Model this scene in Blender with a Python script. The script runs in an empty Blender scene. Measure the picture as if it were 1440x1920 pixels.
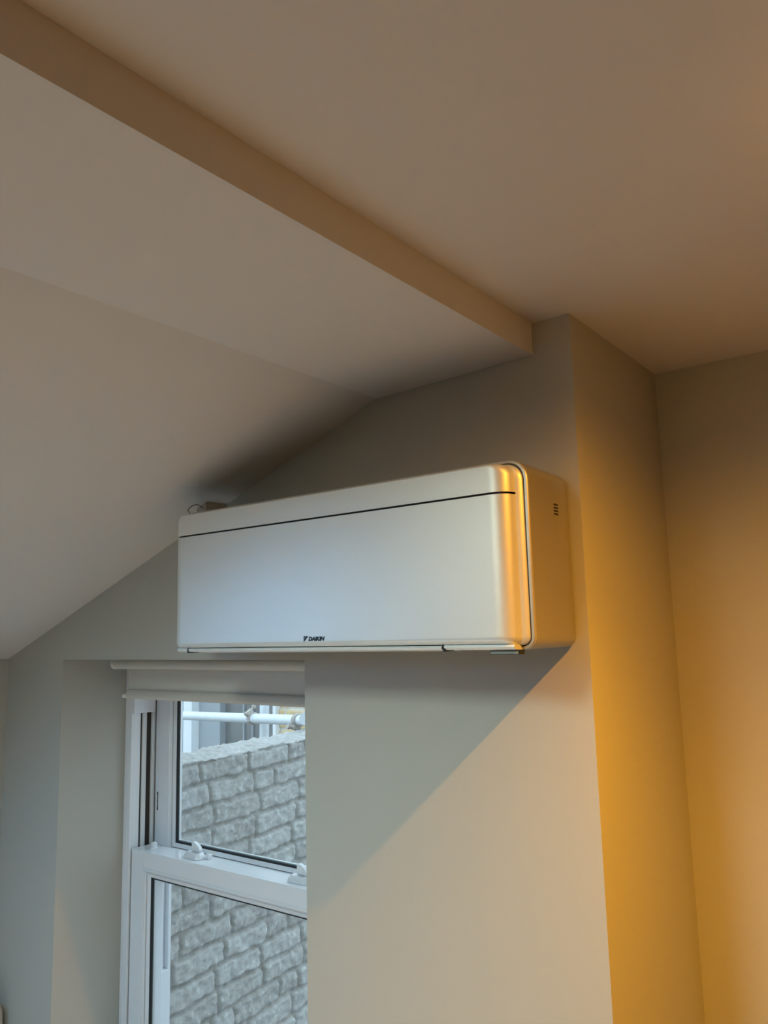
import bpy, bmesh, math, random
from mathutils import Vector, Matrix, noise
random.seed(7)
PI = math.pi
S = bpy.context.scene
COL = S.collection

# ------------------------------------------------------------------ camera
cam_d = bpy.data.cameras.new('camera')
cam = bpy.data.objects.new('camera', cam_d); COL.objects.link(cam)
cam_d.sensor_fit = 'VERTICAL'; cam_d.sensor_height = 36.0; cam_d.lens = 1490.8 / 1920 * 36
cam_d.clip_start = 0.02
r_ = Vector((0.79564196, 0.60526901, -0.02456214)); u_ = Vector((0.10950052, -0.10382544, 0.9885494))
w_ = Vector((-0.59578814, 0.78922094, 0.14888515))
M = Matrix((r_, u_, -w_)).transposed().to_4x4(); M.translation = (0.5472, -1.2431, 0.0321)
cam.matrix_world = M
S.camera = cam

# ------------------------------------------------------------------ exposure, sky, lights
S.view_settings.view_transform = 'Standard'; S.view_settings.look = 'None'
S.view_settings.gamma = 1.0; S.view_settings.use_curve_mapping = False
S.view_settings.exposure = 0.0

SKY_STRENGTH = 2.4
wd = bpy.data.worlds.new('overcast_sky'); S.world = wd; wd.use_nodes = True
nt = wd.node_tree; bg = nt.nodes['Background']
tc = nt.nodes.new('ShaderNodeTexCoord'); sx = nt.nodes.new('ShaderNodeSeparateXYZ')
cr = nt.nodes.new('ShaderNodeValToRGB')
cr.color_ramp.elements[0].position = 0.30; cr.color_ramp.elements[0].color = (0.20, 0.21, 0.22, 1)
cr.color_ramp.elements[1].position = 0.60; cr.color_ramp.elements[1].color = (0.70, 0.86, 1.0, 1)
ma = nt.nodes.new('ShaderNodeMath'); ma.operation = 'MULTIPLY_ADD'; ma.inputs[1].default_value = 0.5; ma.inputs[2].default_value = 0.5
nt.links.new(tc.outputs['Generated'], sx.inputs[0]); nt.links.new(sx.outputs['Z'], ma.inputs[0])
nt.links.new(ma.outputs[0], cr.inputs['Fac']); nt.links.new(cr.outputs['Color'], bg.inputs['Color'])
bg.inputs['Strength'].default_value = SKY_STRENGTH

def area_light(name, loc, direction, sx, sy, power, color, spread=PI):
    d = bpy.data.lights.new(name, 'AREA'); d.shape = 'RECTANGLE'; d.size = sx; d.size_y = sy
    d.energy = power; d.color = color; d.spread = spread
    o = bpy.data.objects.new(name, d); COL.objects.link(o); o.location = loc
    o.rotation_euler = Vector(direction).to_track_quat('-Z', 'Y').to_euler()
    return o
# daylight entering the two roof windows in the lower ceiling
SLOPE_N = (0.347, 0, -0.938)
area_light('daylight_flat_rooflight', (-0.245, -1.33, 0.60), (0, 0, -1), 0.27, 0.62, 31.0, (0.87, 1.0, 0.88))
area_light('daylight_slope_rooflight', (-1.40 - 0.347*0.09, -1.20, 0.132 + 0.938*0.09), SLOPE_N, 0.54, 0.48, 14.0, (0.20, 0.52, 1.0))
# warm ceiling downlight beside the recess
LAMP = (0.59, -0.35, 0.548)
def downlight_light(loc, beam, spill, glow):
    for nm, typ, p, c, a, dz in (('downlight_beam', 'SPOT', beam, (1.0, 0.46, 0.025), 115, 0), ('downlight_spill', 'SPOT', spill, (1.0, 0.40, 0.015), 165, 0),
                                 ('downlight_glow', 'POINT', glow, (1.0, 0.52, 0.14), 0, 0.003)):
        d = bpy.data.lights.new(nm, typ); d.energy = p; d.color = c; d.shadow_soft_size = 0.008
        if typ == 'SPOT': d.spot_size = math.radians(a); d.spot_blend = 1.0
        o = bpy.data.objects.new(nm, d); COL.objects.link(o); o.location = (loc[0], loc[1], loc[2] + dz)
downlight_light(LAMP, 78.0, 62.0, 1.2)

# ------------------------------------------------------------------ materials
def new_mat(name):
    m = bpy.data.materials.new(name); m.use_nodes = True
    return m, m.node_tree, m.node_tree.nodes['Principled BSDF']
def plain(name, col, rough=0.5, metal=0.0, bump=0.0, bscale=300.0, var=0.0, vscale=3.0, spec=0.5, coat=0.0):
    m, nt, b = new_mat(name)
    b.inputs['Base Color'].default_value = (*col, 1); b.inputs['Roughness'].default_value = rough
    b.inputs['Metallic'].default_value = metal; b.inputs['Specular IOR Level'].default_value = spec
    b.inputs['Coat Weight'].default_value = coat; b.inputs['Coat Roughness'].default_value = 0.12
    tc = nt.nodes.new('ShaderNodeTexCoord')
    if bump > 0:
        n = nt.nodes.new('ShaderNodeTexNoise'); n.inputs['Scale'].default_value = bscale; n.inputs['Detail'].default_value = 3
        bp = nt.nodes.new('ShaderNodeBump'); bp.inputs['Strength'].default_value = bump; bp.inputs['Distance'].default_value = 0.001
        nt.links.new(tc.outputs['Object'], n.inputs['Vector']); nt.links.new(n.outputs['Fac'], bp.inputs['Height'])
        nt.links.new(bp.outputs['Normal'], b.inputs['Normal'])
    n2 = nt.nodes.new('ShaderNodeTexNoise'); n2.inputs['Scale'].default_value = vscale; n2.inputs['Detail'].default_value = 4
    nt.links.new(tc.outputs['Object'], n2.inputs['Vector'])
    mx = nt.nodes.new('ShaderNodeMix'); mx.data_type = 'RGBA'
    k = max(var, 0.01)
    mx.inputs['A'].default_value = (*[c * (1 - k) for c in col], 1); mx.inputs['B'].default_value = (*[min(1, c * (1 + k)) for c in col], 1)
    nt.links.new(n2.outputs['Fac'], mx.inputs['Factor']); nt.links.new(mx.outputs['Result'], b.inputs['Base Color'])
    return m
WALL = plain('wall_paint', (0.47, 0.465, 0.42), 0.75, bump=0.12, bscale=260, var=0.012)
CEIL = plain('ceiling_paint', (0.64, 0.62, 0.585), 0.85, bump=0.08, bscale=200, var=0.012)
PVC = plain('white_upvc', (0.84, 0.865, 0.90), 0.22, var=0.01, coat=0.3)
RUBBER = plain('black_gasket', (0.015, 0.017, 0.02), 0.6)
PILE = plain('brush_pile', (0.05, 0.04, 0.035), 0.9)
ALU = plain('spacer_bar', (0.75, 0.77, 0.78), 0.35, metal=0.6)
BLIND = plain('blind_fabric', (0.62, 0.60, 0.54), 0.9, bump=0.3, bscale=900, var=0.02, vscale=60)
BLINDPL = plain('blind_plastic', (0.74, 0.74, 0.72), 0.4)
SILVER = plain('silver_panel', (0.80, 0.81, 0.79), 0.47, metal=0.58, bump=0.10, bscale=1400, var=0.012, vscale=9)
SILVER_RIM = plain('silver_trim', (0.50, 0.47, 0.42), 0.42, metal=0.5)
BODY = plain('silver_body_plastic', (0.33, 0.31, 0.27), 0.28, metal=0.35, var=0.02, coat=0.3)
BLACK = plain('black_plastic', (0.012, 0.012, 0.013), 0.5)
INK = plain('black_print', (0.01, 0.012, 0.015), 0.45)
LABEL = plain('sticker_paper', (0.30, 0.33, 0.30), 0.6)
DIM = plain('dark_ochre_bounce', (0.22, 0.12, 0.045), 0.8)  # unseen walls darkened and warmed to cut neutral bounced light
FLOORM = plain('oak_floor', (0.20, 0.11, 0.05), 0.45, var=0.12, vscale=5)
SEAT = plain('pale_upholstery', (0.52, 0.52, 0.51), 0.9, bump=0.4, bscale=500, var=0.04)
WOOD = plain('chair_leg_wood', (0.25, 0.14, 0.07), 0.5)
GALV = plain('galvanised_steel', (0.74, 0.80, 0.84), 0.5, metal=0.2, bump=0.5, bscale=90, var=0.12, vscale=25)
RUST = plain('clamp_steel', (0.44, 0.40, 0.36), 0.6, metal=0.4, bump=0.5, bscale=120, var=0.25, vscale=40)
RENDER = plain('grey_render', (0.36, 0.40, 0.43), 0.85, bump=0.3, bscale=60, var=0.08, vscale=4)
WFRAME = plain('white_outside_frame', (0.82, 0.86, 0.88), 0.4)
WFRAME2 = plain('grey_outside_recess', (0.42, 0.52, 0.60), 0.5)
DARKGL = plain('dark_window_glass', (0.17, 0.18, 0.18), 0.25, var=0.35, vscale=6)
ROOFFELT = plain('roof_felt', (0.2, 0.2, 0.2), 0.9)

def glass_mat():
    m, nt, b = new_mat('window_glass'); nt.nodes.remove(b)
    out = [n for n in nt.nodes if n.type == 'OUTPUT_MATERIAL'][0]
    fr = nt.nodes.new('ShaderNodeFresnel'); fr.inputs['IOR'].default_value = 1.5
    tr = nt.nodes.new('ShaderNodeBsdfTransparent'); tr.inputs['Color'].default_value = (0.93, 0.96, 0.96, 1)
    gl = nt.nodes.new('ShaderNodeBsdfGlossy'); gl.inputs['Roughness'].default_value = 0.01
    mx = nt.nodes.new('ShaderNodeMixShader')
    ge = nt.nodes.new('ShaderNodeNewGeometry'); iv = nt.nodes.new('ShaderNodeMath'); iv.operation = 'SUBTRACT'; iv.inputs[0].default_value = 1.0
    mu = nt.nodes.new('ShaderNodeMath'); mu.operation = 'MULTIPLY'
    nt.links.new(ge.outputs['Backfacing'], iv.inputs[1]); nt.links.new(iv.outputs[0], mu.inputs[0]); nt.links.new(fr.outputs[0], mu.inputs[1])
    nt.links.new(mu.outputs[0], mx.inputs[0]); nt.links.new(tr.outputs[0], mx.inputs[1]); nt.links.new(gl.outputs[0], mx.inputs[2])
    df = nt.nodes.new('ShaderNodeBsdfDiffuse'); df.inputs['Color'].default_value = (0.8, 0.82, 0.82, 1)   # haze of room reflections, put in as pale diffuse
    m2 = nt.nodes.new('ShaderNodeMixShader'); m2.inputs[0].default_value = 0.06
    nt.links.new(mx.outputs[0], m2.inputs[1]); nt.links.new(df.outputs[0], m2.inputs[2])
    nt.links.new(m2.outputs[0], out.inputs['Surface'])
    return m
GLASS = glass_mat()

def lens_mat():
    m, nt, b = new_mat('lit_lens')
    b.inputs['Base Color'].default_value = (1, 0.8, 0.5, 1)
    b.inputs['Emission Color'].default_value = (1, 0.6, 0.25, 1); b.inputs['Emission Strength'].default_value = 6
    return m
LENS = lens_mat()

def brick_mat(name, cols, mortar, bump=0.8):
    """weathered brick; the mesh carries a 'joint' attribute (0 brick, 1 mortar) and 'tint' per brick"""
    m, nt, b = new_mat(name); L = nt.links
    b.inputs['Roughness'].default_value = 0.92; b.inputs['Specular IOR Level'].default_value = 0.2
    tc = nt.nodes.new('ShaderNodeTexCoord')
    def noi(s, d=6, r=0.6):
        n = nt.nodes.new('ShaderNodeTexNoise'); n.inputs['Scale'].default_value = s; n.inputs['Detail'].default_value = d
        n.inputs['Roughness'].default_value = r; L.new(tc.outputs['Object'], n.inputs['Vector']); return n
    def ramp(src, a, bb, ca, cb):
        r = nt.nodes.new('ShaderNodeValToRGB'); r.color_ramp.elements[0].position = a; r.color_ramp.elements[1].position = bb
        r.color_ramp.elements[0].color = (*ca, 1); r.color_ramp.elements[1].color = (*cb, 1); L.new(src, r.inputs['Fac']); return r
    def mix(fac, a, bb, mode='MIX'):
        x = nt.nodes.new('ShaderNodeMix'); x.data_type = 'RGBA'; x.blend_type = mode
        if isinstance(fac, float): x.inputs['Factor'].default_value = fac
        else: L.new(fac, x.inputs['Factor'])
        for k, v in (('A', a), ('B', bb)):
            if isinstance(v, tuple): x.inputs[k].default_value = (*v, 1)
            else: L.new(v, x.inputs[k])
        return x.outputs['Result']
    at = nt.nodes.new('ShaderNodeAttribute'); at.attribute_name = 'tint'
    aj = nt.nodes.new('ShaderNodeAttribute'); aj.attribute_name = 'joint'
    base = ramp(at.outputs['Fac'], 0.0, 1.0, cols[0], cols[1]).outputs['Color']
    n1 = noi(14); base = mix(ramp(n1.outputs['Fac'], 0.42, 0.62, (0, 0, 0), (1, 1, 1)).outputs['Color'], base, cols[2])
    n2 = noi(45, 8, 0.7); base = mix(ramp(n2.outputs['Fac'], 0.52, 0.68, (0, 0, 0), (0.75, 0.75, 0.75)).outputs['Color'], base, cols[3])
    n3 = noi(70, 8, 0.75); base = mix(ramp(n3.outputs['Fac'], 0.58, 0.70, (0, 0, 0), (0.6, 0.6, 0.6)).outputs['Color'], base, cols[4])
    mo = mix(ramp(noi(30, 8, 0.7).outputs['Fac'], 0.35, 0.65, (0, 0, 0), (1, 1, 1)).outputs['Color'], mortar[0], mortar[1])
    base = mix(aj.outputs['Fac'], base, mo)
    L.new(base, b.inputs['Base Color'])
    bp = nt.nodes.new('ShaderNodeBump'); bp.inputs['Strength'].default_value = bump; bp.inputs['Distance'].default_value = 0.004
    L.new(noi(110, 8, 0.7).outputs['Fac'], bp.inputs['Height']); L.new(bp.outputs['Normal'], b.inputs['Normal'])
    return m
GREYBRICK = brick_mat('weathered_grey_brick', [(0.34, 0.33, 0.31), (0.50, 0.50, 0.49), (0.47, 0.465, 0.44), (0.72, 0.74, 0.73), (0.26, 0.21, 0.155)],
                      [(0.27, 0.25, 0.22), (0.46, 0.46, 0.44)])
YELLOWBRICK = brick_mat('yellow_stock_brick', [(0.62, 0.40, 0.16), (0.72, 0.55, 0.28), (0.70, 0.55, 0.33), (0.85, 0.80, 0.68), (0.30, 0.22, 0.14)],
                        [(0.66, 0.62, 0.54), (0.75, 0.72, 0.66)])

# ------------------------------------------------------------------ mesh helpers
def link_mesh(name, bm, mat, parent=None, smooth=False, bevel=0.0, segs=2):
    bmesh.ops.recalc_face_normals(bm, faces=bm.faces[:])
    if smooth:
        for e in bm.edges:
            if len(e.link_faces) == 2 and e.calc_face_angle(0) > 0.62: e.smooth = False
    me = bpy.data.meshes.new(name); bm.to_mesh(me); bm.free()
    if isinstance(mat, (list, tuple)):
        for x in mat: me.materials.append(x)
    else: me.materials.append(mat)
    if smooth:
        for p in me.polygons: p.use_smooth = True
    o = bpy.data.objects.new(name, me); COL.objects.link(o)
    if parent is not None:
        o.parent = parent
        o.matrix_parent_inverse = Matrix.Translation(parent_world(parent)).inverted()
    if bevel > 0:
        md = o.modifiers.new('bevel', 'BEVEL'); md.width = bevel; md.segments = segs; md.limit_method = 'ANGLE'
        md.angle_limit = math.radians(35)
        if not smooth:
            for p in me.polygons: p.use_smooth = True
            md.harden_normals = True
    return o
def parent_world(p):
    v = Vector(p.location)
    return v
def box(bm, x0, x1, y0, y1, z0, z1):
    vs = [bm.verts.new(c) for c in ((x0,y0,z0),(x1,y0,z0),(x1,y1,z0),(x0,y1,z0),(x0,y0,z1),(x1,y0,z1),(x1,y1,z1),(x0,y1,z1))]
    for f in ((0,3,2,1),(4,5,6,7),(0,1,5,4),(1,2,6,5),(2,3,7,6),(3,0,4,7)): bm.faces.new([vs[i] for i in f])
def prism_y(bm, poly, y0, y1):
    a = [bm.verts.new((x, y0, z)) for x, z in poly]; b = [bm.verts.new((x, y1, z)) for x, z in poly]
    bm.faces.new(a); bm.faces.new(b[::-1]); n = len(poly)
    for i in range(n): bm.faces.new([a[i], b[i], b[(i+1) % n], a[(i+1) % n]])
def tube(bm, p0, p1, rad, seg=24, caps=True):
    p0 = Vector(p0); p1 = Vector(p1); d = (p1 - p0).normalized()
    a = d.orthogonal().normalized(); b = d.cross(a)
    R0 = [bm.verts.new(p0 + (a*math.cos(t) + b*math.sin(t))*rad) for t in [2*PI*i/seg for i in range(seg)]]
    R1 = [bm.verts.new(p1 + (a*math.cos(t) + b*math.sin(t))*rad) for t in [2*PI*i/seg for i in range(seg)]]
    for i in range(seg): bm.faces.new([R0[i], R0[(i+1) % seg], R1[(i+1) % seg], R1[i]])
    if caps: bm.faces.new(R0); bm.faces.new(R1[::-1])
def path_tube(bm, pts, rad, seg=10):
    prev = None
    for i, p in enumerate(pts):
        p = Vector(p); d = (Vector(pts[min(i+1, len(pts)-1)]) - Vector(pts[max(i-1, 0)])).normalized()
        a = d.cross(Vector((0.3, 0.2, 1))).normalized(); b = d.cross(a)
        R = [bm.verts.new(p + (a*math.cos(2*PI*k/seg) + b*math.sin(2*PI*k/seg))*rad) for k in range(seg)]
        if prev:
            for k in range(seg): bm.faces.new([prev[k], prev[(k+1) % seg], R[(k+1) % seg], R[k]])
        else: bm.faces.new(R)
        prev = R
    bm.faces.new(prev[::-1])
def loft(bm, loops, cap0=True, cap1=True, close=True):
    prev = None; first = None
    for lp in loops:
        vs = [bm.verts.new(c) for c in lp]
        if prev:
            n = len(vs)
            for i in range(n if close else n-1): bm.faces.new([prev[i], prev[(i+1) % n], vs[(i+1) % n], vs[i]])
        else: first = vs
        prev = vs
    if cap0: bm.faces.new(first[::-1])
    if cap1: bm.faces.new(prev)
    return first, prev
def rrect(x0, x1, z0, z1, y, rt, rb, n=8):
    """rounded rectangle in the x-z plane, top radius rt, bottom radius rb"""
    out = []
    for cx, cz, a0, r in ((x1-rt, z1-rt, 0, rt), (x0+rt, z1-rt, PI/2, rt), (x0+rb, z0+rb, PI, rb), (x1-rb, z0+rb, 1.5*PI, rb)):
        for k in range(n+1):
            t = a0 + PI/2*k/n; out.append((cx + r*math.cos(t), y, cz + r*math.sin(t)))
    return out
def empty(name, loc, label=None, cat=None, group=None, kind=None):
    o = bpy.data.objects.new(name, None); COL.objects.link(o); o.location = loc; o.empty_display_size = 0.05
    return tag(o, label, cat, group, kind)
def tag(o, label=None, cat=None, group=None, kind=None):
    if label: o['label'] = label
    if cat: o['category'] = cat
    if group: o['group'] = group
    if kind: o['kind'] = kind
    return o
def struct(name, bm, mat, label, cat, **kw):
    return tag(link_mesh(name, bm, mat, **kw), label, cat, None, 'structure')

# ------------------------------------------------------------------ room shell
XL, XR, YB = -1.81, 1.95, -5.0            # left wall, right wall, back wall
CH, BX = 0.569, -0.052                   # upper ceiling height, beam face
ZF = -1.75
WX0, WX1, WZ0, WZ1 = -1.517, -0.609, -1.45, -0.0225   # window opening
CX = 0.020                               # corner of the chimney breast
def ceil_z(x):                           # underside of the lower ceiling
    if x > -0.404: return 0.501 + (x + 0.404) / 0.352 * 0.009
    return 0.501 + (x + 0.404) * (0.521 / 1.406)

bm = bmesh.new()
prism_y(bm, [(XL, ZF), (WX0, ZF), (WX0, WZ1), (WX0, ceil_z(WX0)), (XL, ceil_z(XL))], 0, 0.36)
prism_y(bm, [(WX0, WZ1), (WX1, WZ1), (WX1, ceil_z(WX1)), (WX0, ceil_z(WX0))], 0, 0.36)
prism_y(bm, [(WX0, ZF), (WX1, ZF), (WX1, WZ0), (WX0, WZ0)], 0, 0.36)
prism_y(bm, [(WX1, ZF), (CX, ZF), (CX, CH), (BX, CH), (BX, ceil_z(BX)), (-0.404, 0.501), (WX1, ceil_z(WX1))], 0, 0.44)
struct('wall_front', bm, WALL, 'grey painted chimney breast and window wall behind the air conditioner', 'wall')
bm = bmesh.new(); box(bm, CX - 0.3, XR, 0.44, 0.62, ZF, CH + 0.1)
struct('wall_recess', bm, WALL, 'recessed wall at far right lit orange by the lamp', 'wall')
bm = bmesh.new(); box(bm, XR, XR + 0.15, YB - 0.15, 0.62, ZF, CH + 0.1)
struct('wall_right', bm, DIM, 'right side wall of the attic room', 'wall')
bm = bmesh.new(); box(bm, XL - 0.15, XL, YB - 0.15, 0.36, ZF, -0.021)
struct('wall_left', bm, WALL, 'low left wall under the sloping ceiling', 'wall')
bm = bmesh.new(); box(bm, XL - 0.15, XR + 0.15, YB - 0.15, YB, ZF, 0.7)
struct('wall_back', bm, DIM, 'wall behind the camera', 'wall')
bm = bmesh.new(); box(bm, XL - 0.15, XR + 0.15, YB - 0.15, 0.62, ZF - 0.1, ZF)
struct('floor', bm, FLOORM, 'oak floor of the attic room', 'floor')
bm = bmesh.new()
prism_y(bm, [(BX, CH), (XR + 0.15, CH), (XR + 0.15, CH + 0.12), (BX, CH + 0.12)], YB - 0.15, 0.62)
struct('ceiling', bm, CEIL, 'flat upper ceiling right of the step', 'ceiling')
H1 = (-0.39, -0.10, -1.66, -1.00)          # roof window in the flat part (x0, x1, y0, y1)
H2 = (-1.68, -1.12, -1.45, -0.95)          # roof window in the slope
bm = bmesh.new()
def seg(x0, x1, y0, y1):
    xs = [x0] + ([-0.404] if x0 < -0.404 < x1 else []) + [x1]
    prism_y(bm, [(x, ceil_z(x)) for x in xs] + [(x, ceil_z(x) + 0.18) for x in xs[::-1]], y0, y1)
XO = XL - 0.2
seg(XO, BX, YB - 0.15, H1[2]); seg(XO, H1[0], H1[2], H2[2]); seg(H1[1], BX, H1[2], H1[3])
seg(XO, H2[0], H2[2], H2[3]); seg(H2[1], H1[0], H2[2], H1[3]); seg(H2[1], BX, H1[3], H2[3]); seg(XO, BX, H2[3], 0.36)
struct('ceiling_slope', bm, CEIL, 'lower ceiling left of the step, flat then sloping to the left wall', 'ceiling')
def roof_window(name, h, label):
    root = empty(name, ((h[0]+h[1])/2, (h[2]+h[3])/2, ceil_z((h[0]+h[1])/2)), label, 'window', None, 'structure')
    f = bmesh.new(); t = 0.025
    def q(x0, x1, y0, y1, a, b, bm_): prism_y(bm_, [(x0, ceil_z(x0)+a), (x1, ceil_z(x1)+a), (x1, ceil_z(x1)+b), (x0, ceil_z(x0)+b)], y0, y1)
    x0, x1, y0, y1 = h
    q(x0, x0+t, y0, y1, 0.03, 0.075, f); q(x1-t, x1, y0, y1, 0.03, 0.075, f); q(x0+t, x1-t, y0, y0+t, 0.03, 0.075, f); q(x0+t, x1-t, y1-t, y1, 0.03, 0.075, f)
    link_mesh('window_frame', f, PVC, root, bevel=0.002)
    g = bmesh.new(); q(x0+t, x1-t, y0+t, y1-t, 0.05, 0.054, g); link_mesh('glass_pane', g, GLASS, root)
roof_window('window_2', H1, 'roof window in the flat lower ceiling')
roof_window('window_3', H2, 'roof window in the sloping ceiling')

# ------------------------------------------------------------------ sash window
W = empty('window_1', ((WX0+WX1)/2, 0.205, WZ0), 'white sliding sash window in a deep reveal left of the chimney breast', 'window', None, 'structure')
FY0, FY1 = 0.205, 0.355
def mirror_x(x): return WX0 + WX1 - x
bm = bmesh.new()
def both(x0, x1, *a):
    box(bm, x0, x1, *a); box(bm, mirror_x(x1), mirror_x(x0), *a)
both(WX0, -1.500, FY0, FY1, WZ0, WZ1)                       # back of the jamb track
both(-1.500, -1.4865, FY0, 0.2125, WZ0, WZ1)                # front lip
both(-1.500, -1.4895, 0.2125, 0.239, WZ0, WZ1)              # ribs of the track
both(-1.500, -1.4910, 0.2475, 0.262, WZ0, WZ1)
both(-1.500, -1.4890, 0.2800, 0.290, WZ0, WZ1)
both(-1.500, -1.4890, 0.300, 0.312, WZ0, WZ1)
both(-1.500, -1.4895, 0.320, 0.331, WZ0, WZ1)
both(-1.500, -1.4840, 0.345, FY1, WZ0, WZ1)
box(bm, -1.4865, mirror_x(-1.4865), FY0, FY1, WZ1-0.075, WZ1)   # head
box(bm, -1.4865, mirror_x(-1.4865), FY0, FY1, WZ0, WZ0+0.04)    # sill
link_mesh('window_frame', bm, PVC, W, bevel=0.0015)
bm = bmesh.new()
both(-1.500, -1.4965, 0.239, 0.2475, WZ0+.04, WZ1-.075); both(-1.500, -1.4965, 0.262, 0.280, WZ0+.04, WZ1-.075)
both(-1.500, -1.4965, 0.312, 0.320, WZ0+.04, WZ1-.075)
link_mesh('brush_strip', bm, PILE, W)
for s, nm in ((0, 'l'), (1, 'r')):                           # stop block above and infill below
    bm = bmesh.new(); x0, x1 = (-1.499, -1.478) if s == 0 else (mirror_x(-1.478), mirror_x(-1.499))
    box(bm, x0, x1, 0.207, 0.281, -0.187, WZ1-0.076); link_mesh('sash_stop', bm, PVC, W, bevel=0.0015)
    bm = bmesh.new(); box(bm, x0, x1 if s == 0 else x1, 0.299, 0.344, WZ0+0.04, -0.925); link_mesh('track_cover', bm, PVC, W, bevel=0.001)

def sash(name, x0, x1, z0, z1, y0, y1, st, top, bot):
    """frame with stiles, rails, stepped glazing bead, gasket lines, spacer bar and pane"""
    b = bmesh.new(); X0, X1, Z0, Z1 = x0+st, x1-st, z0+bot, z1-top
    box(b, x0, X0, y0, y1, z0, z1); box(b, X1, x1, y0, y1, z0, z1)
    box(b, X0, X1, y0, y1, z0, Z0); box(b, X0, X1, y0, y1, Z1, z1)
    o = link_mesh(name, b, PVC, W, bevel=0.0015)
    def ring(b, ins0, d0, ins1, d1):           # sloping bead surface as solid ring
        def rc(i, y): return [(X0+i, y, Z0+i), (X1-i, y, Z0+i), (X1-i, y, Z1-i), (X0+i, y, Z1-i)]
        loops = [rc(ins0, y0+d0), rc(ins1, y0+d1), rc(ins1, y0+0.028), rc(ins0, y0+0.028), rc(ins0, y0+d0)]
        prev = None
        for lp in loops:
            vs = [b.verts.new(c) for c in lp]
            if prev:
                for i in range(4): b.faces.new([prev[i], prev[(i+1) % 4], vs[(i+1) % 4], vs[i]])
            prev = vs
    b = bmesh.new(); ring(b, -0.001, 0.004, 0.0045, 0.006); ring(b, 0.0065, 0.009, 0.017, 0.013)
    bd = link_mesh('glazing_bead', b, PVC, o)
    b = bmesh.new(); ring(b, 0.0045, 0.011, 0.0066, 0.011); ring(b, 0.0168, 0.0135, 0.0215, 0.016)
    link_mesh('gasket', b, RUBBER, o)
    b = bmesh.new(); ring(b, 0.0215, 0.021, 0.0245, 0.021)
    link_mesh('spacer_bar', b, ALU, o)
    b = bmesh.new(); box(b, X0+0.012, X1-0.012, y0+0.0185, y0+0.0205, Z0+0.012, Z1-0.012)
    link_mesh('glass_pane', b, GLASS, o)
    return o
upper = sash('upper_sash', -1.4835, mirror_x(-1.4835), -0.62, -0.072, 0.290, 0.338, 0.062, 0.05, 0.048)
lower = sash('lower_sash', -1.4850, mirror_x(-1.4850), WZ0+0.041, -0.563, 0.2135, 0.282, 0.056, 0.052, 0.07)
# small horizontal ledge lines under the meeting rail, pull slot in the upper stile
bm = bmesh.new()
box(bm, -1.43, mirror_x(-1.43), 0.2125, 0.214, -0.6135, -0.6120)
box(bm, -1.43, mirror_x(-1.43), 0.2118, 0.214, -0.6085, -0.6065)
link_mesh('rail_moulding', bm, PVC, lower)
bm = bmesh.new(); box(bm, -1.474, -1.470, 0.2885, 0.2905, -0.470, -0.418)
link_mesh('latch_slot', bm, BLACK, upper, bevel=0.0005)
bm = bmesh.new(); box(bm, -1.4735, -1.4705, 0.2878, 0.2888, -0.460, -0.428)
link_mesh('latch_slide', bm, RUST, upper, bevel=0.0004)

def sash_lock(cx):
    root = empty('sash_lock', (cx, 0.25, -0.563)); root.parent = W
    root.matrix_parent_inverse = Matrix.Translation(W.location).inverted()
    b = bmesh.new(); lp = []
    def oct_(hx, hy, c, z):
        return [(cx+a, 0.25+d, z) for a, d in ((-hx+c,-hy),(hx-c,-hy),(hx,-hy+c),(hx,hy-c),(hx-c,hy),(-hx+c,hy),(-hx,hy-c),(-hx,-hy+c))]
    Z = -0.563
    loft(b, [oct_(0.036, 0.019, 0.010, Z+0.0003), oct_(0.035, 0.0185, 0.010, Z+0.004), oct_(0.029, 0.0155, 0.009, Z+0.0115), oct_(0.026, 0.0125, 0.008, Z+0.0155)])
    link_mesh('lock_base', b, PVC, W, bevel=0.001).parent = root
    b = bmesh.new()
    # cam lever: tall wedge with rounded nose
    pts = [(-0.010, 0.0), (0.020, 0.0), (0.023, 0.006), (0.018, 0.014), (0.002, 0.0235), (-0.006, 0.025), (-0.010, 0.021)]
    a = [b.verts.new((cx+x, 0.247, Z+0.0165+z)) for x, z in pts]; c = [b.verts.new((cx+x, 0.259, Z+0.0165+z)) for x, z in pts]
    b.faces.new(a); b.faces.new(c[::-1])
    for i in range(len(pts)): b.faces.new([a[i], c[i], c[(i+1) % len(pts)], a[(i+1) % len(pts)]])
    link_mesh('lock_lever', b, PVC, W, bevel=0.002).parent = root
    b = bmesh.new(); box(b, cx+0.037, cx+0.050, 0.256, 0.270, Z+0.0003, Z+0.013)
    link_mesh('lock_keeper', b, PVC, W, bevel=0.002).parent = root
    for ch in list(root.children):
        ch.matrix_parent_inverse = Matrix.Translation(-Vector((cx, 0.25, -0.563)))
sash_lock(-1.255); sash_lock(-0.862)
bm = bmesh.new()
kx, ky = -1.432, 0.250
circ = lambda r, z: [(kx + r*math.cos(2*PI*i/20), ky + r*math.sin(2*PI*i/20), -0.563 + z) for i in range(20)]
loft(bm, [circ(0.0125, 0.0003), circ(0.0125, 0.002), circ(0.0085, 0.0035), circ(0.0075, 0.005), circ(0.0085, 0.012), circ(0.0075, 0.0165), circ(0.0045, 0.018)])
link_mesh('tilt_knob', bm, PVC, W, smooth=True)

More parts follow.
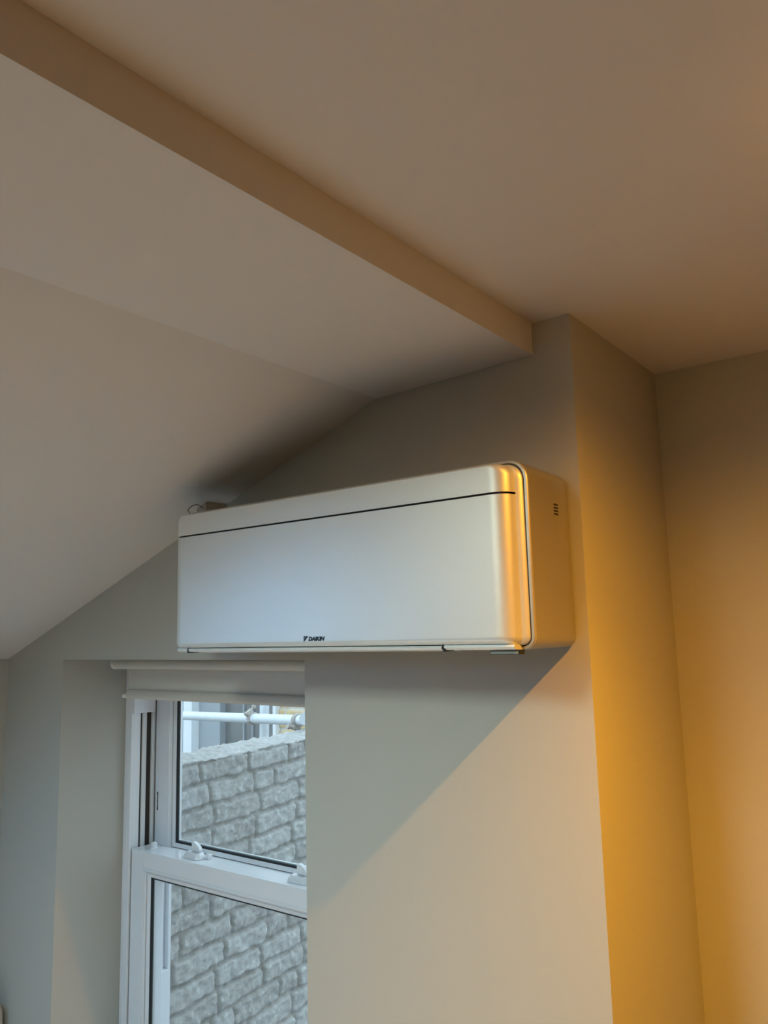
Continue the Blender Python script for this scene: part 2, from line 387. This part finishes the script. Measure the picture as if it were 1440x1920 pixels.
# ------------------------------------------------------------------ roller blind
B = empty('roller_blind', (-1.06, 0.12, -0.038), 'cream roller blind rolled almost up at the top of the window', 'blind')
ty, tz = 0.125, -0.0385
bm = bmesh.new(); tube(bm, (-1.448, ty, tz), (-0.64, ty, tz), 0.0150, 40); link_mesh('fabric_roll', bm, BLIND, B, bevel=0.0005)
bm = bmesh.new(); tube(bm, (-1.462, ty, tz), (-1.4485, ty, tz), 0.0153, 40); link_mesh('bracket', bm, BLINDPL, B, bevel=0.004, segs=3)
bm = bmesh.new(); tube(bm, (-0.6395, ty, tz), (-0.626, ty, tz), 0.0153, 40); link_mesh('bracket', bm, BLINDPL, B, bevel=0.004, segs=3)
bm = bmesh.new(); box(bm, -1.412, -0.66, 0.1385, 0.1392, -0.112, tz+0.004)
loft(bm, [[(x, 0.137 + 0.0075*math.cos(t), -0.126 + (0.0095 if math.sin(t) < 0 else 0.016)*math.sin(t)) for t in [2*PI*i/24 for i in range(24)]] for x in (-1.412, -0.66)])
link_mesh('fabric', bm, BLIND, B, bevel=0.0003)
bm = bmesh.new(); tube(bm, (-1.432, 0.137, -0.129), (-0.645, 0.137, -0.129), 0.0058, 20); link_mesh('bottom_bar', bm, BLINDPL, B, bevel=0.001)

# ------------------------------------------------------------------ air conditioner
AW, AD, AH = 0.825, 0.150, 0.293
A = empty('air_conditioner', (-AW/2, 0, 0), 'silver wall mounted air conditioner with brushed front panel beside the window', 'air conditioner')
bm = bmesh.new()
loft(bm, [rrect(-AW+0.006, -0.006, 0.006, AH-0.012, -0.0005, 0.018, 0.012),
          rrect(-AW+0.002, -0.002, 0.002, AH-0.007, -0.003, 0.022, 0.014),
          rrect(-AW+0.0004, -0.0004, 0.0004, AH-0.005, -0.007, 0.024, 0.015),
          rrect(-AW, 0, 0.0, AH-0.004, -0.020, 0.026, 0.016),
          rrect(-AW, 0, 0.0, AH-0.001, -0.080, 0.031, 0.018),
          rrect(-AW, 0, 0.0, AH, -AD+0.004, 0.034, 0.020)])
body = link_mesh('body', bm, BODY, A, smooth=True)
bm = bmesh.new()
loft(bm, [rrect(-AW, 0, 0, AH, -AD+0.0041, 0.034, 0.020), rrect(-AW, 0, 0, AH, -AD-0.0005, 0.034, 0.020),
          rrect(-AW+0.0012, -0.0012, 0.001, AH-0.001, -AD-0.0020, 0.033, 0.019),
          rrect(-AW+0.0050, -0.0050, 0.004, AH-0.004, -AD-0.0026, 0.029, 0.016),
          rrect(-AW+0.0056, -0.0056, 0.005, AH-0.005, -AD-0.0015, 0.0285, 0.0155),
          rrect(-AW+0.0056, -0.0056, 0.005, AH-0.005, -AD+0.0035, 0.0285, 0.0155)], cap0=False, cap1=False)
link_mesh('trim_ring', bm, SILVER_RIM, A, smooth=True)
bm = bmesh.new()
loft(bm, [rrect(-AW+0.004, -0.004, 0.004, AH-0.004, -AD+0.0035, 0.029, 0.016), rrect(-AW+0.0058, -0.0058, 0.0058, AH-0.0058, -AD-0.0012, 0.028, 0.015)])
loft(bm, [rrect(-AW+0.024, -0.024, 0.030, AH-0.012, -AD-0.001, 0.015, 0.010), rrect(-AW+0.030, -0.030, 0.030, AH-0.020, -AD-0.030, 0.012, 0.010)])
link_mesh('chassis', bm, BLACK, A)
SEAM = 0.2375
# face profile: (side inset, top inset, bottom inset, y forward of AD, top radius, bottom radius)
prof = [(0.0072, 0.0072, 0.0068, 0.0005, 0.0270, 0.0140), (0.0075, 0.0074, 0.0070, 0.0035, 0.0268, 0.0138),
        (0.0090, 0.0076, 0.0072, 0.0056, 0.0262, 0.0134), (0.0130, 0.0080, 0.0074, 0.0088, 0.0245, 0.0128),
        (0.0165, 0.0084, 0.0076, 0.0106, 0.0225, 0.0122)]
bulge = [(0.0165, 0.0084, 0.0076, 0.0106, 0.0225, 0.0122)]
for k in range(1, 15):
    t = (PI/2) * k / 14
    bulge.append((0.0165 + 0.0015 + 0.030*(1-math.cos(t)), 0.0086 + 0.004*(1-math.cos(t))**1.3, 0.0080 + 0.011*(1-math.cos(t)), 0.0110 + 0.0260*math.sin(t)**0.85,
                  max(0.004, 0.0215 - 0.0175*(1-math.cos(t))), max(0.004, 0.012 - 0.008*(1-math.cos(t)))))
def ringlp(p): return rrect(-AW+p[0], -p[0], p[2], AH-p[1], -AD-p[3], p[4], p[5])
bm = bmesh.new(); loft(bm, [ringlp(p) for p in prof], cap0=False, cap1=False)
link_mesh('panel_surround', bm, SILVER, A, smooth=True)
def panel(name, top):
    bm = bmesh.new(); loft(bm, [ringlp(p) for p in bulge], cap0=False, cap1=True)
    g = bm.verts[:] + bm.edges[:] + bm.faces[:]
    if top: bmesh.ops.bisect_plane(bm, geom=g, plane_co=(0, 0, SEAM+0.0017), plane_no=(0, 0, 1), clear_inner=True)
    else: bmesh.ops.bisect_plane(bm, geom=g, plane_co=(0, 0, SEAM-0.0017), plane_no=(0, 0, 1), clear_outer=True)
    # return lip along the seam
    zc = SEAM + (0.0017 if top else -0.0017)
    ed = [e for e in bm.edges if e.is_boundary and all(abs(v.co.z-zc) < 1e-5 for v in e.verts)]
    ex = bmesh.ops.extrude_edge_only(bm, edges=ed)
    for v in [x for x in ex['geom'] if isinstance(x, bmesh.types.BMVert)]:
        v.co.y = min(v.co.y + 0.008, -AD-0.002); v.co.z += 0.0006 if top else -0.0006
    o = link_mesh(name, bm, SILVER, A)
    for p in o.data.polygons: p.use_smooth = True
    me = o.data
    # keep the seam edge crisp
    for e in me.edges:
        a, b = me.vertices[e.vertices[0]].co, me.vertices[e.vertices[1]].co
        if abs(a.z-zc) < 1e-5 and abs(b.z-zc) < 1e-5: e.use_edge_sharp = True
    return o
top_p = panel('top_panel', True)
low_p = panel('front_panel', False)
# louvre under the front edge
bm = bmesh.new()
loft(bm, [[(x, y, z) for y, z in ((-0.176, 0.0080), (-0.179, 0.0050), (-0.176, 0.0014), (-0.120, -0.0022), (-0.118, 0.0004), (-0.152, 0.0064))] for x in (-0.764, -0.150)])
link_mesh('louvre_flap', bm, SILVER, A, bevel=0.0006)
for xx in (-0.7695, -0.1485):
    bm = bmesh.new(); box(bm, xx, xx+0.0045, -0.1765, -0.150, -0.0010, 0.0062); link_mesh('flap_hinge', bm, BLACK, A)
bm = bmesh.new()
loft(bm, [[(x, y, z) for y, z in ((-0.176, 0.0088), (-0.178, 0.0052), (-0.174, 0.0012), (-0.150, 0.0002), (-0.150, 0.007))] for x in (-0.146, -0.022)])
link_mesh('lower_lip', bm, SILVER, A, bevel=0.0006); bm = bmesh.new()
loft(bm, [[(x, y, z) for y, z in ((-0.176, 0.0088), (-0.178, 0.0052), (-0.174, 0.0012), (-0.150, 0.0002), (-0.150, 0.007))] for x in (-0.800, -0.7705)])
link_mesh('lower_lip', bm, SILVER, A, bevel=0.0006)
# hanging rating sticker with dark edge
bm = bmesh.new(); box(bm, -0.0705, -0.0195, -0.165, -0.150, -0.0062, -0.0004); tag(link_mesh('sticker_holder', bm, BLACK, A), 'dark edged holder of the rating sticker')
bm = bmesh.new(); box(bm, -0.0695, -0.0225, -0.1656, -0.1649, -0.0052, -0.0010); link_mesh('sticker_face', bm, LABEL, A)
# vent slots on the right side
for i in range(4):
    z = 0.2295 - i*0.0052
    bm = bmesh.new(); box(bm, -0.0005, 0.00035, -0.0625, -0.0465, z-0.0014, z+0.0014); link_mesh('side_vent_slot', bm, BLACK, A)
# emblem and name on the panel
FY = -AD - 0.037
E_ = bmesh.new()
def poly(pts):
    a = [E_.verts.new((x, FY-0.0004, z)) for x, z in pts]; b = [E_.verts.new((x, FY+0.0002, z)) for x, z in pts]
    E_.faces.new(a); E_.faces.new(b[::-1])
    for i in range(len(pts)): E_.faces.new([a[i], b[i], b[(i+1) % len(pts)], a[(i+1) % len(pts)]])
ex, ez = -0.4362, 0.0173; 
poly([(ex-0.0002, ez+0.0104), (ex+0.0050, ez+0.0104), (ex-0.0002, ez+0.0056)])
poly([(ex+0.0058, ez+0.0103), (ex+0.0112, ez+0.0103), (ex, ez), (ex, ez+0.0046)])
link_mesh('emblem', E_, INK, low_p)
cu = bpy.data.curves.new('word', 'FONT'); cu.body = 'DAIKIN'; cu.size = 0.0092; cu.shear = 0.22; cu.offset = 0.00062; cu.space_character = 1.02; cu.extrude = 0.0003
to = bpy.data.objects.new('word', cu); COL.objects.link(to)
dg = bpy.context.evaluated_depsgraph_get(); me = bpy.data.meshes.new_from_object(to.evaluated_get(dg))
bpy.data.objects.remove(to); me.materials.clear(); me.materials.append(INK)
xs = [v.co.x for v in me.vertices]; k = 0.0385 / (max(xs) - min(xs)); x0 = min(xs)
for v in me.vertices: v.co = Vector((-0.4250 + (v.co.x - x0)*k, FY - v.co.z*1.0, 0.0198 + v.co.y))
lo = bpy.data.objects.new('brand_lettering', me); COL.objects.link(lo); lo.parent = low_p

# ------------------------------------------------------------------ pipe trunk and cable above the unit
bm = bmesh.new()
def on_slope(x, d): return ceil_z(x) - d
prism_y(bm, [(-0.884, on_slope(-0.884, 0.0002)), (-0.884, on_slope(-0.884, 0.016)), (-0.852, on_slope(-0.852, 0.018)), (-0.852, on_slope(-0.852, 0.0002))], -0.062, -0.002)
tag(link_mesh('pipe_cover', bm, plain('trunk_plastic', (0.42, 0.38, 0.32), 0.6), bevel=0.002), 'small beige pipe cover at ceiling above the air conditioner', 'pipe cover')
bm = bmesh.new()
key = [Vector(v) for v in ((-0.800, -0.150, 0.2940), (-0.815, -0.142, 0.3040), (-0.830, -0.118, 0.3165), (-0.846, -0.090, 0.3240), (-0.858, -0.064, 0.3205))]
cp = []
for i in range(25):
    t = i/24*(len(key)-1); k = min(int(t), len(key)-2); f = t-k
    p0, p1, p2, p3 = key[max(k-1, 0)], key[k], key[k+1], key[min(k+2, len(key)-1)]
    cp.append(0.5*((2*p1) + (p2-p0)*f + (2*p0-5*p1+4*p2-p3)*f*f + (3*p1-p0-3*p2+p3)*f**3))
path_tube(bm, cp, 0.0011, 8)
tag(link_mesh('cable', bm, plain('cable_sheath', (0.16, 0.13, 0.10), 0.6), smooth=True), 'thin dark cable arching from air conditioner top to pipe cover', 'cable')

# ------------------------------------------------------------------ downlights (outside the frame)
def downlight(x, y, label):
    D = empty('downlight', (x, y, CH), label, 'light')
    b = bmesh.new(); c = lambda r, z: [(x + r*math.cos(2*PI*i/32), y + r*math.sin(2*PI*i/32), CH + z) for i in range(32)]
    loft(b, [c(0.042, -0.0002), c(0.043, -0.004), c(0.036, -0.006), c(0.031, -0.003)], cap0=False, cap1=False)
    link_mesh('bezel', b, PVC, D, smooth=True)
    b = bmesh.new(); loft(b, [c(0.031, -0.0005), c(0.027, -0.003), c(0.018, -0.005)], cap0=False)
    link_mesh('lens', b, LENS, D, smooth=True)
downlight(0.59, -0.35, 'round warm downlight in the ceiling by the recess')

# ------------------------------------------------------------------ bed along the left wall (only the corner of its headboard shows)
LINEN = plain('white_linen', (0.80, 0.80, 0.79), 0.9, bump=0.3, bscale=120, var=0.01)
H = empty('bed', (-0.75, -0.95, ZF), 'bed under the slope, only its pale padded headboard corner showing at bottom left', 'bed')
prof_b = []
for k in range(13):
    t = PI/2*k/12; prof_b.append((-0.072 + 0.06*math.cos(t), -0.982 + 0.06*math.sin(t)))
for k in range(13):
    t = PI/2 + PI/2*k/12; prof_b.append((-1.76 + 0.06*math.cos(t), -0.982 + 0.06*math.sin(t)))
bm = bmesh.new()
loft(bm, [[(x, y, z) for y, z in [(-0.012, -1.60)] + prof_b + [(-1.82, -1.60)]] for x in (-1.80, -1.76, -1.72)])
link_mesh('headboard', bm, SEAT, H, bevel=0.018, segs=4)
def slab(name, x0, x1, y0, y1, z0, z1, r, mat):
    b = bmesh.new(); box(b, x0, x1, y0, y1, z0, z1); return link_mesh(name, b, mat, H, bevel=r, segs=5)
slab('bed_frame', -1.715, 0.26, -1.76, -0.11, -1.60, -1.46, 0.01, WOOD)
slab('mattress', -1.71, 0.25, -1.75, -0.12, -1.459, -1.26, 0.04, LINEN)
slab('duvet', -1.30, 0.29, -1.80, -0.08, -1.258, -1.17, 0.04, LINEN)
for sx_ in (-1.66, 0.20):
    for sy_ in (-1.70, -0.17):
        b = bmesh.new(); tube(b, (sx_, sy_, ZF+0.0005), (sx_, sy_, -1.601), 0.03, 14); link_mesh('leg', b, WOOD, H)

# ------------------------------------------------------------------ outside: parapet wall of weathered bricks
def brick_sheet(name, P0, dirv, y_len, z_top, z_bot, nrm, step, mat, course, blen, joint, cap=0.0, hdr=0.35, amp=1.0):
    """height field of bricks: s runs along dirv, v runs up the face and, past z_top, back over the coping"""
    random.seed(11)
    d = Vector(dirv).normalized(); n = Vector(nrm).normalized(); P0 = Vector(P0)
    ns = int(y_len/step)+1; hv = z_top - z_bot; nv = int((hv+cap)/step)+1
    ncourse = int(hv/course)+2
    rows = []
    for c in range(ncourse):
        s = -random.random()*blen; edges = [s]; tints = []
        while s < y_len + blen:
            s += blen*(0.5 if random.random() < hdr else 1.0)*(1+random.uniform(-.04, .04)); edges.append(s); tints.append(random.random())
        rows.append((edges, tints, random.uniform(-.002, .002)))
    verts = []; joint_a = []; tint_a = []
    idx = [0]*ncourse
    for j in range(nv):
        v = j*step
        for i in range(ns):
            s = i*step
            if v <= hv:
                z = z_bot + v; back = 0.0
            else:
                z = z_top; back = v - hv
            wob = 0.007*noise.noise(Vector((s*3.1, z*3.3, 1.7))) + 0.0075*noise.noise(Vector((s*16, z*16, 4.7))) + 0.004*noise.noise(Vector((s*45, z*45, 2.7)))
            zz = (z_top - z) + wob
            c = min(ncourse-1, max(0, int(zz/course))); fz = zz - c*course
            edges, tints, off = rows[c]
            ss = s + 0.008*noise.noise(Vector((s*9, z*12, 9.2))) + 0.006*noise.noise(Vector((s*40, z*40, 6.2)))
            k = 0
            while edges[k+1] < ss and k < len(edges)-2: k += 1
            da = min(ss-edges[k], edges[k+1]-ss) - joint/2; db = min(fz, course-fz) - joint/2
            # rounded corners
            m = min(da, db)
            if da < 0.012 and db < 0.012 and da > 0 and db > 0:
                m = 0.012 - math.hypot(0.012-da, 0.012-db)
            t = max(0.0, min(1.0, m/0.006)); t = t*t*(3-2*t)
            rough = noise.fractal(Vector((s*38, z*38, c*3.7+k)), 0.9, 2.1, 5)*0.0048*amp + noise.noise(Vector((s*12, z*12, c+k*5.1)))*0.0035*amp
            h = t*(0.010*amp + 0.004*amp*(tints[min(k, len(tints)-1)]-.5)) + rough*(0.35+0.65*t)
            jt = 1 - t
            if v > hv - 0.012 and cap > 0: # cement flaunching on the coping
                q = min(1.0, (v - (hv - 0.012))/0.02); jt = max(jt, 0); h = h*(1-q) + q*(0.012 + noise.noise(Vector((s*11, 0, 3.3)))*0.008)
            pos = P0 + d*s - n*back
            if back > 0:
                rough = noise.fractal(Vector((s*30, back*30, 3.1)), 0.9, 2.1, 4)*0.005
                lift = 0.012*math.sin(min(1, back/0.08)*PI/2)
                pos = pos + n*(0.012*max(0, 1-back/0.02)); pos.z = z_top + lift + rough*1.6 + 0.008*noise.noise(Vector((s*7, back*9, 0)))
            else:
                pos = pos + n*h; pos.z = z
            verts.append(pos); joint_a.append(jt if back == 0 else 0.0); tint_a.append(tints[min(k, len(tints)-1)] if back == 0 else 1.4)  # coping top paler: light cement plus sky light put into the tint
    faces = [(j*ns+i, j*ns+i+1, (j+1)*ns+i+1, (j+1)*ns+i) for j in range(nv-1) for i in range(ns-1)]
    # closing back so that the wall has its real thickness
    thick = max(cap, 0.1); last = (nv-1)*ns
    base = len(verts)
    e0 = P0 - n*thick; e1 = P0 + d*((ns-1)*step) - n*thick
    for pt, z in ((e0, z_bot), (e1, z_bot), (e0, z_top), (e1, z_top)):
        q = Vector(pt); q.z = z; verts.append(q); joint_a.append(0); tint_a.append(.5)
    if cap == 0: 
        faces.append((last, last+ns-1, base+3, base+2))
    faces += [(base+0, base+2, base+3, base+1), (0, base, base+1, ns-1)]
    faces.append(tuple([j*ns for j in range(nv)] + ([base+2] if True else []) + [base]))
    faces.append(tuple([j*ns+ns-1 for j in range(nv)][::-1] + [base+1, base+3]))
    me = bpy.data.meshes.new(name); me.from_pydata([tuple(v) for v in verts], [], faces)
    for nm, arr in (('joint', joint_a), ('tint', tint_a)):
        at = me.attributes.new(nm, 'FLOAT', 'POINT'); at.data.foreach_set('value', arr)
    me.materials.append(mat)
    for p in me.polygons: p.use_smooth = len(p.vertices) == 4
    o = bpy.data.objects.new(name, me); COL.objects.link(o)
    return o
pw = brick_sheet('parapet_wall', (-1.527, 0.37, 0), (-0.105, 0.995, 0), 1.9, -0.366, -1.55, (0.995, 0.105, 0), 0.005, GREYBRICK, 0.0715, 0.225, 0.008, cap=0.14, amp=1.25)
tag(pw, 'weathered grey brick parapet wall running away outside the window', 'brick wall')
# ground or flat roof outside
bm = bmesh.new(); box(bm, -9, 4, 0.62, 9, -1.75, -1.56)
struct('outdoor_ground', bm, ROOFFELT, 'dark felt flat roof outside the window', 'roof')

# ------------------------------------------------------------------ neighbouring building
N = empty('neighbouring_house', (-4.4, 3.2, -1.56), 'rear of a neighbouring house with white window, dark glass and yellow brick', 'house')
bm = bmesh.new(); box(bm, -4.77, -4.52, 3.2, 3.5, -1.56, 2.2); box(bm, -7.5, -4.77, 3.3, 3.5, -1.56, 2.2); link_mesh('rendered_wall', bm, RENDER, N)
bm = bmesh.new()
box(bm, -5.30, -5.22, 3.16, 3.3, -1.2, 1.6); box(bm, -5.09, -4.985, 3.14, 3.3, -1.2, 1.6); box(bm, -4.88, -4.775, 3.12, 3.3, -1.2, 1.6); box(bm, -5.30, -4.775, 3.14, 3.3, 1.6, 1.75)
link_mesh('white_window_frame', bm, WFRAME, N, bevel=0.004)
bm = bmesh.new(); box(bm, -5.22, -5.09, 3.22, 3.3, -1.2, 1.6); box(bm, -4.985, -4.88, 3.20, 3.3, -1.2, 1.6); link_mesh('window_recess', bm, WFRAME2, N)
bm = bmesh.new(); box(bm, -4.52, -3.88, 3.26, 3.4, -1.56, 2.2); link_mesh('dark_glazing', bm, DARKGL, N)
for xx, ww in ((-4.30, .012), (-4.20, .010)):
    bm = bmesh.new(); box(bm, xx, xx+ww, 3.245, 3.26, -1.4, 2.1); link_mesh('glazing_bar', bm, RENDER, N)
bm = bmesh.new(); box(bm, -3.895, -3.862, 3.17, 3.3, -1.56, 2.2); link_mesh('white_downpipe', bm, WFRAME, N, bevel=0.006)
yb = brick_sheet('yellow_brick_wall', (-3.862, 3.22, 0), (1, 0, 0), 1.6, 0.6, -1.5, (0, -1, 0), 0.012, YELLOWBRICK, 0.075, 0.225, 0.012, cap=0.0)
yb.parent = N; yb.matrix_parent_inverse = Matrix.Translation(-Vector(N.location))

# ------------------------------------------------------------------ scaffold
hp0, hp1 = Vector((-3.9, 2.0, -0.4535)), Vector((-1.80, 1.4432, -0.3489))
bm = bmesh.new(); tube(bm, hp0, hp1, 0.0242, 32); ledger = link_mesh('scaffold_pole', bm, GALV, smooth=False, bevel=0.001)
tag(ledger, 'horizontal galvanised scaffold pole crossing above the brick parapet', 'scaffold pole')
bm = bmesh.new(); tube(bm, (-2.535, 1.745, -1.5595), (-2.47, 1.735, 2.3), 0.0242, 32)
st = link_mesh('scaffold_pole', bm, GALV, bevel=0.001); tag(st, 'upright galvanised scaffold pole behind the horizontal one', 'scaffold pole')
bm = bmesh.new(); tube(bm, (-1.93, 1.415, -0.342), (-1.66, 1.13, -0.30), 0.0242, 32)
tr = link_mesh('scaffold_pole', bm, GALV, bevel=0.001); tag(tr, 'short scaffold pole with its round end facing the window at the pane edge', 'scaffold pole')
def clamp(c, axis, up, label):
    a = Vector(axis).normalized(); u = (Vector(up) - a*Vector(up).dot(a)).normalized(); w = a.cross(u); c = Vector(c)
    K = empty('scaffold_clamp', c, label, 'clamp')
    b = bmesh.new(); R0, R1, hw, seg = 0.0245, 0.0315, 0.014, 28
    loops = []
    for i in range(seg+1):
        t = PI*0.42 + (2*PI - 0.25)*i/seg; dr = u*math.cos(t) + w*math.sin(t)
        loops.append([c + dr*R0 - a*hw, c + dr*R1 - a*hw*0.9, c + dr*R1 + a*hw*0.9, c + dr*R0 + a*hw])
    loft(b, loops); link_mesh('collar', b, RUST, K, bevel=0.002)
    b = bmesh.new(); q = c + u*0.040 - w*0.012
    tube(b, q - w*0.03, q + w*0.035, 0.0065, 12); tube(b, q - w*0.034, q - w*0.022, 0.0125, 6); tube(b, q + w*0.022, q + w*0.034, 0.0125, 6)
    link_mesh('bolt', b, RUST, K, bevel=0.0008)
    b = bmesh.new(); loft(b, [[c + u*hh + w*ww + a*aa for ww, aa in ((-0.020, -hw), (0.016, -hw), (0.016, hw), (-0.020, hw))] for hh in (0.026, 0.034, 0.047)])
    link_mesh('jaw', b, RUST, K, bevel=0.003)
ax = hp1 - hp0
t1 = hp0 + ax*((3.9-2.475)/2.1); t2 = hp0 + ax*((3.9-2.06)/2.1)
clamp(t1, ax, (-0.35, -0.5, 0.8), 'steel clamp where the horizontal and upright scaffold poles meet')
clamp(t2, ax, (0.2, -0.4, -0.9), 'steel clamp holding the short scaffold pole at the pane edge')
